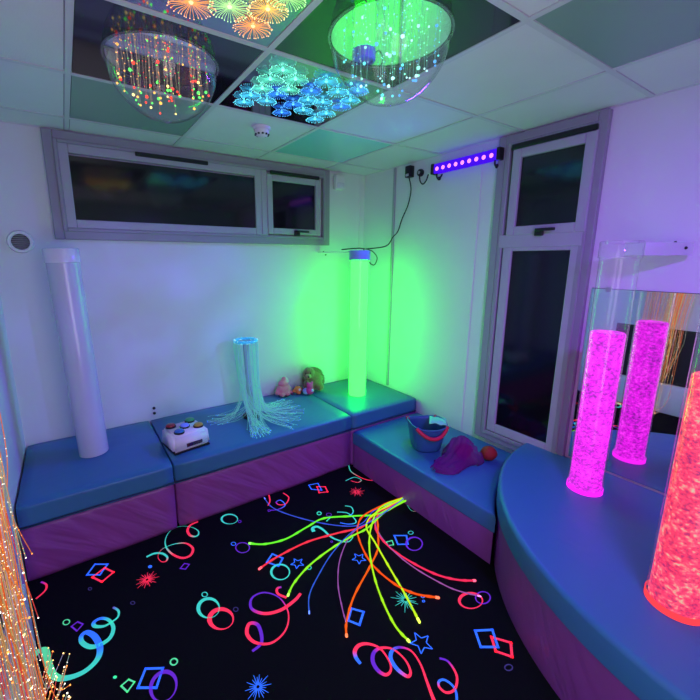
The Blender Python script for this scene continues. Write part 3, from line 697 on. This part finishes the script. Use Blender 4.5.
# ------------------------------------------------------------------ glowing fibre curtain at the left wall
cu = thing('fibre_curtain', 'orange and gold sparkling fibre optic curtain hanging at the left wall', 'fibre optic light', (-2.600, -1.60, 0))
rnd = random.Random(11)
sheath = []
for nm, c, e, s in (('orange', (.8, .22, .03), (1, .22, .03), .36), ('gold', (.8, .6, .2), (1, .6, .15), 0.16), ('red', (.8, .08, .05), (1, .07, .04), .32), ('sage', (.5, .65, .45), (.45, .7, .35), 0.10), ('pale', (.75, .7, .65), (.8, .65, .5), 0.10)):
    m = mat('strand_'+nm, c, .3, emit=e, es=s); m.cycles.emission_sampling = 'NONE'; sheath.append(m)
tipg = [glow('curtain_tip_gold', (1, .62, .2), 3.2), glow('curtain_tip_white', (1, .9, .7), 3.2), glow('curtain_tip_orange', (1, .3, .06), 3.0)]
bm = bmesh.new(); box(bm, (-.073, -.26, 2.02), (-.01, .26, 2.09), .006, 2); obj('head_rail', bm, M['white'], cu)
rest = bmesh.new(); NC = 125
for k in range(NC):
    y0 = rnd.gauss(-.03, .035) if k % 2 else rnd.uniform(-.20, .20); x0 = rnd.uniform(-.050, .040)
    e = rnd.random()
    yb = y0*.85+.03
    if e < .55: end = Vector((x0+rnd.uniform(-.02, .03), yb+rnd.uniform(-.02, .08), rnd.uniform(.28, .62))); P = [(x0*.4-.05, y0, 2.02), (x0*.8, y0*.95, 1.5), (x0+rnd.uniform(-.01, .01), yb, 1.0), (x0+rnd.uniform(-.01, .01), yb, (1.0+end.z)/2), end]
    else:
        fx, fy = rnd.uniform(.0, .10), rnd.uniform(-.05, .34)
        end = Vector((max(-.06, x0*.5+fx), yb*.6+fy, .006)); P = [(x0*.4-.05, y0, 2.02), (x0*.8, y0*.95, 1.5), (x0, yb, .95), (x0+.005, yb+.01, .45), (x0+.01, yb+.03, .12), ((x0+end.x)/2, (yb+end.y)/2, .016), end]
    P = catmull(P, 6)
    for q in P: q.x = max(q.x, -.054); q.z = max(q.z, .004)
    mi = rnd.choices((0, 1, 2, 3, 4), (5, 3, 3, 4, 3))[0]
    bm = bmesh.new() if k < 95 else rest
    tube(bm, P, .0013, 4, mi); ball(bm, P[-1], rnd.uniform(.0022, .0036), 5+rnd.randrange(3), 1)
    for i in range(len(P)-1):
        if rnd.random() < .60:
            q = P[i].lerp(P[i+1], rnd.random()); ball(bm, q, .0017, 5+rnd.randrange(3), 1)
    if k < 95: obj('fibre_strand', bm, sheath+tipg, cu)
o = obj('fibre_strands', rest, sheath+tipg, cu); o['kind'] = 'stuff'
# pale plinth and dark cabinet behind the curtain (seen behind the strands and in the mirror)
bm = bmesh.new(); box(bm, (XL+.002, -1.98, .001), (-2.615, -1.14, .30), .01, 2)
tag(sharp(obj('wall_plinth', bm, M['white'])), 'pale low plinth on the left wall behind the fibre curtain', 'plinth')
bm = bmesh.new(); box(bm, (XL+.002, -1.96, .302), (-2.66, -1.16, .86), .003, 1)
cb = tag(sharp(obj('black_panel', bm, M['black2'])), 'black wall panel above the pale plinth, seen only in the mirror', 'panel')

# ------------------------------------------------------------------ fibre tails on the carpet
ft = thing('fibre_tails', 'bundle of neon coloured fibre optic tails fanned over the carpet', 'fibre optic light', (-.70, -1.30, 0))
TAILS = [
 ('blue', (.06,.12,1), [(412,118),(340,140),(310,170),(280,178),(220,172),(150,155),(100,135),(80,112)]),
 ('green', (.16,1,.04), [(410,120),(350,150),(290,155),(220,160),(180,180),(130,208),(80,220),(45,218)]),
 ('red', (1,.04,.08), [(410,118),(340,150),(310,180),(250,195),(180,215),(110,250),(68,278)]),
 ('lime', (.3,1,.03), [(412,125),(360,150),(320,185),(280,205),(230,235),(185,270),(150,310),(135,340)]),
 ('azure', (.05,.16,1), [(405,122),(340,165),(290,190),(240,240),(205,295),(185,340),(185,382)]),
 ('violet', (.42,.12,.55), [(400,120),(330,165),(285,195),(258,250),(252,310),(262,370),(272,405)]),
 ('orange', (1,.12,.01), [(412,115),(350,135),(345,185),(345,230),(325,275),(290,340),(272,400),(272,435)]),
 ('vermilion', (1,.09,.01), [(408,115),(320,150),(298,180),(303,215),(330,265),(380,310),(430,335),(487,345)]),
 ('yellow', (.62,1,.02), [(410,118),(340,150),(318,180),(340,220),(375,280),(410,340),(442,402)]),
 ('chartreuse', (.45,1,.02), [(405,120),(350,140),(330,180),(325,230),(335,290),(355,350),(385,410),(418,447)]),
 ('crimson', (1,.03,.12), [(405,122),(350,150),(340,185),(370,225),(420,260),(480,290),(530,303),(572,305)]),
 ('lilac', (.5,.13,.55), [(400,122),(345,160),(345,190),(380,235),(430,275),(490,310),(530,328),(585,342)])]
for i, (nm, c, pts) in enumerate(TAILS):
    P = [fl(230+x/2.333, 450+y/2.333, .006) for x, y in pts]
    P = catmull(P, 10); n = len(P); thin = nm in ('violet', 'lilac', 'blue', 'azure')
    for j, p in enumerate(P):
        u = j/n; p.z = .007+.004*(i % 5)*max(0, 1-u*1.6)+.012*max(0, 1-u*6); p.x += .70; p.y += 1.30
        if p.x > .012-.0: p.x = .010+.002*(i % 3)
    r0 = .0026 if thin else .0044
    rnd = random.Random(i)
    bm = bmesh.new(); ph = rnd.random()*6
    tube(bm, P, lambda u: r0*(1+.45*max(0, math.sin(u*60+ph))**3), 7)
    s = obj('fibre_tail', bm, glow('tail_'+nm, c, .95 if not thin else .7), ft); s['label'] = nm+' fibre tail'
    bm = bmesh.new(); tube(bm, P[-3:], r0*1.35, 7); ball(bm, P[-1], r0*1.2, 0, 2)
    for q in range(5, n-3, 7): ball(bm, P[q], r0*.9, 0, 1); 
    obj('tip', bm, glow('tip_'+nm, tuple(min(1, x*1.0+.07) for x in c), 2.2), s)

# ------------------------------------------------------------------ bucket with cloth, scarf, red ball
bk = thing('bucket', 'blue flexible tub with red handles on the low bench', 'bucket', (-.425, -1.225, .292), .5)
def bucket_ring(r, z, dip): 
    out = []
    for k in range(40):
        a = 2*PI*k/40; q = 1+.05*math.cos(4*a)*-1
        out.append((r*q*math.cos(a), r*q*math.sin(a), z-dip*math.cos(2*a)))
    return out
bm = bmesh.new(); prof = [(.088, .002, 0), (.096, .012, 0), (.112, .09, .002), (.124, .155, .006), (.128, .172, .009), (.131, .176, .009), (.130, .182, .009), (.124, .182, .009), (.119, .155, .006), (.107, .09, .002), (.088, .014, 0)]
rings = [[bm.verts.new(p) for p in bucket_ring(*q)] for q in prof]
for a, b in zip(rings, rings[1:]):
    for k in range(40): bm.faces.new((a[k], a[(k+1) % 40], b[(k+1) % 40], b[k]))
bm.faces.new(list(reversed(rings[0]))); bm.faces.new(rings[-1])
obj('tub', bm, mat('tub_blue', (.035, .14, .30), .4), bk)
red_h = mat('handle_red', (.62, .02, .05), .4)
for sgn in (1, -1):
    bm = bmesh.new()
    P = []
    for k in range(13):
        a = -PI/2*sgn*0 + (-.85+1.7*k/12); ang = (PI if sgn > 0 else 0)+a
        z = .178-.058*math.cos(a*PI/1.7); rr = .138
        P.append((rr*math.cos(ang), rr*math.sin(ang), z))
    tube(bm, catmull(P, 3), .0125, 8); h = obj('handle', bm, red_h, bk); h['label'] = 'red handle'
bk.rotation_euler.z = 1.10
bm = bmesh.new(); bmesh.ops.create_grid(bm, x_segments=14, y_segments=10, size=.5)
for v in bm.verts:
    x, y = v.co.x*.15, v.co.y*.11
    z = .010*noise.noise(Vector((x*30, y*30, 1)))-2.2*max(0, abs(x)-.02)*abs(x)-1.5*y*y
    v.co = Vector((x, y, z))
r_ = bmesh.ops.solidify(bm, geom=bm.faces[:], thickness=.004)
o = tag(obj('cloth', bm, mat('mint_cloth', (.25, .85, .55), .8, bump=.3, bscale=300)), 'small mint green cloth folded over the bucket rim', 'cloth')
o.location = (-.350, -1.255, .486); o.rotation_euler = (.0, .10, .7)

scm, n, l, out = new_mat('purple_net')
dfm = n.new('ShaderNodeBsdfDiffuse'); dfm.inputs[0].default_value = (.42, .03, .36, 1)
tlm = n.new('ShaderNodeBsdfTranslucent'); tlm.inputs[0].default_value = (.48, .03, .42, 1)
tr = n.new('ShaderNodeBsdfTransparent'); a1 = n.new('ShaderNodeMixShader'); a1.inputs[0].default_value = .4
l.new(dfm.outputs[0], a1.inputs[1]); l.new(tlm.outputs[0], a1.inputs[2]); a2 = n.new('ShaderNodeMixShader'); a2.inputs[0].default_value = .36
l.new(a1.outputs[0], a2.inputs[1]); l.new(tr.outputs[0], a2.inputs[2]); l.new(a2.outputs[0], out.inputs[0])
rb = thing('soft_ball', 'dark red soft ball at the window end of the purple scarf', 'ball', (-.225, -1.565, .2915))
bm = bmesh.new(); ball(bm, (0, 0, .046), .046, 0, 4, (1.05, 1.05, 1))
for v in bm.verts: v.co += (v.co-Vector((0, 0, .046)))*.06*noise.noise(v.co*25)
obj('ball', bm, mat('ball_red', (.34, .02, .015), .7, bump=.4, bscale=120), rb)
bm = bmesh.new(); tube(bm, [(.049*math.cos(a), .049*math.sin(a), .046) for a in [2*PI*k/24 for k in range(25)]], .002, 5); obj('seam', bm, mat('ball_seam', (.25, .02, .02), .7), rb)
bm = bmesh.new(); ball(bm, (0, 0, .047), .052, 0, 3, (1.15, .95, .9))
o = tag(obj('soft_toy', bm, mat('toy_maroon', (.40, .02, .10), .8, bump=.4, bscale=90)), 'maroon soft bundle wrapped inside the purple scarf', 'soft toy'); o.location = (-.335, -1.455, .2915)
bm = bmesh.new(); ball(bm, (.045, -.01, .045), .028, 0, 2); obj('lobe', bm, mat('toy_maroon_lobe', (.36, .02, .08), .8), o)
bm = bmesh.new(); NU, NV = 70, 40
cl_ = catmull([(-.625, -1.462, 0), (-.545, -1.480, 0), (-.445, -1.470, 0), (-.345, -1.455, 0), (-.255, -1.475, 0)], 14)
def ramp(L, u): 
    q = u*(len(L)-1); k = min(int(q), len(L)-2); f = q-k; f = f*f*(3-2*f); return L[k]*(1-f)+L[k+1]*f
vv = []
for i in range(NU+1):
    u = i/NU; q = u*(len(cl_)-1); k = min(int(q), len(cl_)-2); c = cl_[k].lerp(cl_[k+1], q-k); d = (cl_[k+1]-cl_[k]).normalized(); nr = Vector((-d.y, d.x, 0))
    row = []
    for j in range(NV+1):
        v_ = -1+2*j/NV; w_ = ramp([.022, .085, .085, .125, .10], u)*(1+.18*noise.noise(Vector((u*7, v_*.6, 3))))
        h_ = ramp([.012, .030, .050, .128, .060], u)
        z = .2925+h_*max(0, 1-v_*v_)**.75
        z += .016*abs(math.sin(v_*7+2.5*noise.noise(Vector((u*5, v_, 1)))))*max(0, 1-abs(v_))**.3+.012*abs(noise.noise(Vector((u*14, v_*5, 8))))
        p = c+nr*w_*v_+d*.02*noise.noise(Vector((v_*3, u*3, 5))); row.append(bm.verts.new((p.x, p.y, max(z, .2925))))
    vv.append(row)
for i in range(NU):
    for j in range(NV): bm.faces.new((vv[i][j], vv[i+1][j], vv[i+1][j+1], vv[i][j+1]))
bmesh.ops.solidify(bm, geom=bm.faces[:], thickness=.0012)
tag(obj('scarf', bm, scm), 'sheer purple scarf crumpled on the low bench beside the bucket', 'scarf')

# ------------------------------------------------------------------ soft toys against the back wall
def blob(name, parts, m, parent, vox=.006):
    bm = bmesh.new()
    for c, r, s3, rot in parts: ball(bm, c, r, 0, 3, s3, rot)
    o = obj(name, bm, m, parent)
    md = o.modifiers.new('join', 'REMESH'); md.mode = 'VOXEL'; md.voxel_size = vox; md.use_smooth_shade = True
    sm = o.modifiers.new('soften', 'SMOOTH'); sm.factor = .5; sm.iterations = 6
    return o
pk = thing('plush_toy', 'small pink plush toy with pointed hat, leftmost of the soft toys', 'plush toy', (-.905, -.075, .4115), .3, group='soft toys against the back wall')
pm = mat('plush_pink', (.80, .20, .28), .95, sheen=.6, bump=.3, bscale=200)
blob('body', [((0, 0, .052), .062, (1.15, .9, .78), None), ((-.048, -.035, .016), .022, (1, 1.2, .7), None), ((0, -.05, .016), .022, (1, 1.2, .7), None), ((.05, -.035, .016), .022, (1, 1.2, .7), None), ((-.07, 0, .035), .024, (1, .9, .9), None), ((.07, 0, .035), .024, (1, .9, .9), None)], pm, pk)
blob('head', [((0, 0, .095), .045, (1.1, 1, .75), None), ((.012, 0, .125), .028, (1, .9, 1.1), None)], pm, pk)
bm = bmesh.new(); lathe(bm, [(.032, .112), (.026, .128), (.014, .146), (.0005, .158)], 20, c=(.020, -.004, 0)); o = obj('hat', bm, mat('plush_cream', (.80, .60, .55), .95), pk); o['label'] = 'pale peach hat'
bm = bmesh.new()
for x in (-.035, .0, .035): ball(bm, (x, -.066, .010), .007, 0, 2)
obj('toe_pad', bm, mat('plush_wine', (.20, .03, .06), .9), pk)
bn = thing('plush_toy', 'shaggy brown plush animal, rightmost of the soft toys', 'plush toy', (-.640, -.100, .4115), -.3, group='soft toys against the back wall')
bmn = mat('plush_brown', (.22, .16, .07), .95, sheen=.5, bump=.6, bscale=90)
blob('body', [((.02, 0, .10), .10, (.85, .8, 1.0), None), ((-.03, -.03, .16), .055, (1, 1, 1), None), ((-.055, -.06, .06), .034, (.9, 1.1, 1.5), None), ((.06, -.05, .04), .04, (1, 1.3, .9), None), ((-.03, -.085, .028), .028, (1, 1.4, .9), None)], bmn, bn, .007)
bm = bmesh.new(); ball(bm, (-.05, -.085, .15), .028, 0, 3, (1, .9, .8)); o = obj('muzzle', bm, mat('plush_tan', (.35, .22, .13), .9), bn)
bm = bmesh.new()
for c in ((-.068, -.078, .178), (-.026, -.082, .178)): ball(bm, c, .006, 0, 2)
ball(bm, (-.052, -.111, .155), .008, 0, 2); obj('eyes_and_nose', bm, M['black'], bn)
bm = bmesh.new(); rnd = random.Random(4)
for k in range(900):
    th = rnd.uniform(0, 2*PI); cz = rnd.uniform(-.5, 1); sr = math.sqrt(1-cz*cz); d = Vector((sr*math.cos(th), sr*math.sin(th), cz))
    if d.y < -.55: continue
    p = Vector((.02, 0, .10))+Vector((d.x*.085, d.y*.08, d.z*.098)); q = p+d*.016+Vector((rnd.uniform(-.006, .006), rnd.uniform(-.006, .006), -.012))
    tube(bm, [p, (p+q)/2+d*.004, q], lambda u: .0028*(1-u)+.0003, 3, 0, False)
o = obj('fur', bm, bmn, bn); o['kind'] = 'stuff'
def little(label, loc, c, c2, r, extra):
    t = thing('soft_toy', label, 'soft toy', loc, group='small soft toys between the two plush animals')
    m = mat('toy_'+str(len(bpy.data.materials)), c, .9, bump=.2, bscale=150)
    blob('body', [((0, 0, r), r, (1, .95, 1), None)]+extra, m, t, .004)
    bm = bmesh.new(); ball(bm, (.004, -r*.78, r*1.15), r*.42, 0, 2, (1, .5, 1)); obj('patch', bm, mat('toy_patch_'+str(len(bpy.data.materials)), c2, .8), t)
    return t
little('small orange soft toy with pale patch beside the pink plush', (-.790, -.12, .4115), (.80, .22, .06), (.85, .65, .6), .034, [((-.034, 0, .03), .016, (1, .8, 1), None), ((.034, 0, .03), .016, (1, .8, 1), None), ((0, -.02, .012), .018, (1, 1, .7), None)])
little('small pale blue soft toy ball between orange and magenta toys', (-.742, -.175, .4115), (.30, .45, .85), (.5, .65, .9), .029, [((0, -.018, .014), .014, (1, 1, .8), None)])
little('small magenta soft toy with violet top beside the brown plush', (-.715, -.20, .4115), (.70, .06, .28), (.55, .35, .85), .036, [((0, 0, .075), .03, (1, .9, 1), None), ((-.02, 0, .10), .012, (1, 1, 1.2), None), ((.02, 0, .10), .012, (1, 1, 1.2), None)])

# ------------------------------------------------------------------ lights
def light(kind, name, loc, energy, col, target=None, **kw):
    d = bpy.data.lights.new(name, kind); d.energy = energy; d.color = col
    for k, v in kw.items(): setattr(d, k, v)
    o = bpy.data.objects.new(name, d); C.objects.link(o); o.location = loc
    if target is not None: o.rotation_euler = (Vector(target)-Vector(loc)).to_track_quat('-Z', 'Y').to_euler()
    return o
# the effects projector throws blue-violet clouds on the back wall
sp = light('SPOT', 'projector_beam', (-1.39, YR+.19, 1.74), 110, (1, 1, 1), (-1.85, 0, 1.0), spot_size=math.radians(36), spot_blend=.6, shadow_soft_size=.02)
sp.data.use_nodes = True; nt = sp.data.node_tree; nn = nt.nodes; em = nn['Emission']
tc = nn.new('ShaderNodeTexCoord'); tn = nn.new('ShaderNodeTexNoise'); tn.inputs['Scale'].default_value = 9; tn.inputs['Detail'].default_value = 5
nt.links.new(tc.outputs['Normal'], tn.inputs['Vector'])
cr = nn.new('ShaderNodeValToRGB'); e = cr.color_ramp.elements
e[0].position = .36; e[0].color = (.02, .02, .10, 1); e[1].position = .68; e[1].color = (.15, .14, 1.0, 1)
nt.links.new(tn.outputs['Fac'], cr.inputs[0]); nt.links.new(cr.outputs[0], em.inputs[0])
# the ultraviolet bar's throw
light('AREA', 'uv_throw', (-.10, -1.05, 2.165), 16, (.10, .02, 1), (-2.2, -1.25, .5), spread=math.radians(112), shape='RECTANGLE', size=.5, size_y=.05)
# violet fill added for the right wall and platform, out of frame, no fixture
light('AREA', 'violet_fill', (-1.38, YR+.08, 2.12), 13, (.28, .045, 1), (0, -2.0, .8), spread=math.radians(95), shape='RECTANGLE', size=.5, size_y=.06)
# dim neutral fill added behind the camera to lift the whole room
light('AREA', 'rear_fill', (-1.95, YR+.06, 1.05), 12.5, (.90, .78, 1.0), (-1.75, 0, 1.25), shape='RECTANGLE', size=.9, size_y=1.2)

w = bpy.data.worlds.new('world'); sc.world = w; w.use_nodes = True
w.node_tree.nodes['Background'].inputs[0].default_value = (.01, .01, .02, 1)
w.node_tree.nodes['Background'].inputs[1].default_value = .1
sc.view_settings.view_transform = 'Standard'; sc.view_settings.look = 'None'; sc.view_settings.gamma = 1; sc.view_settings.use_curve_mapping = False
sc.view_settings.exposure = 0.0
sc.cycles.use_denoising = True
sc.cycles.max_bounces = 10; sc.cycles.transparent_max_bounces = 24; sc.cycles.diffuse_bounces = 5; sc.cycles.glossy_bounces = 5
sc.cycles.sample_clamp_indirect = 6
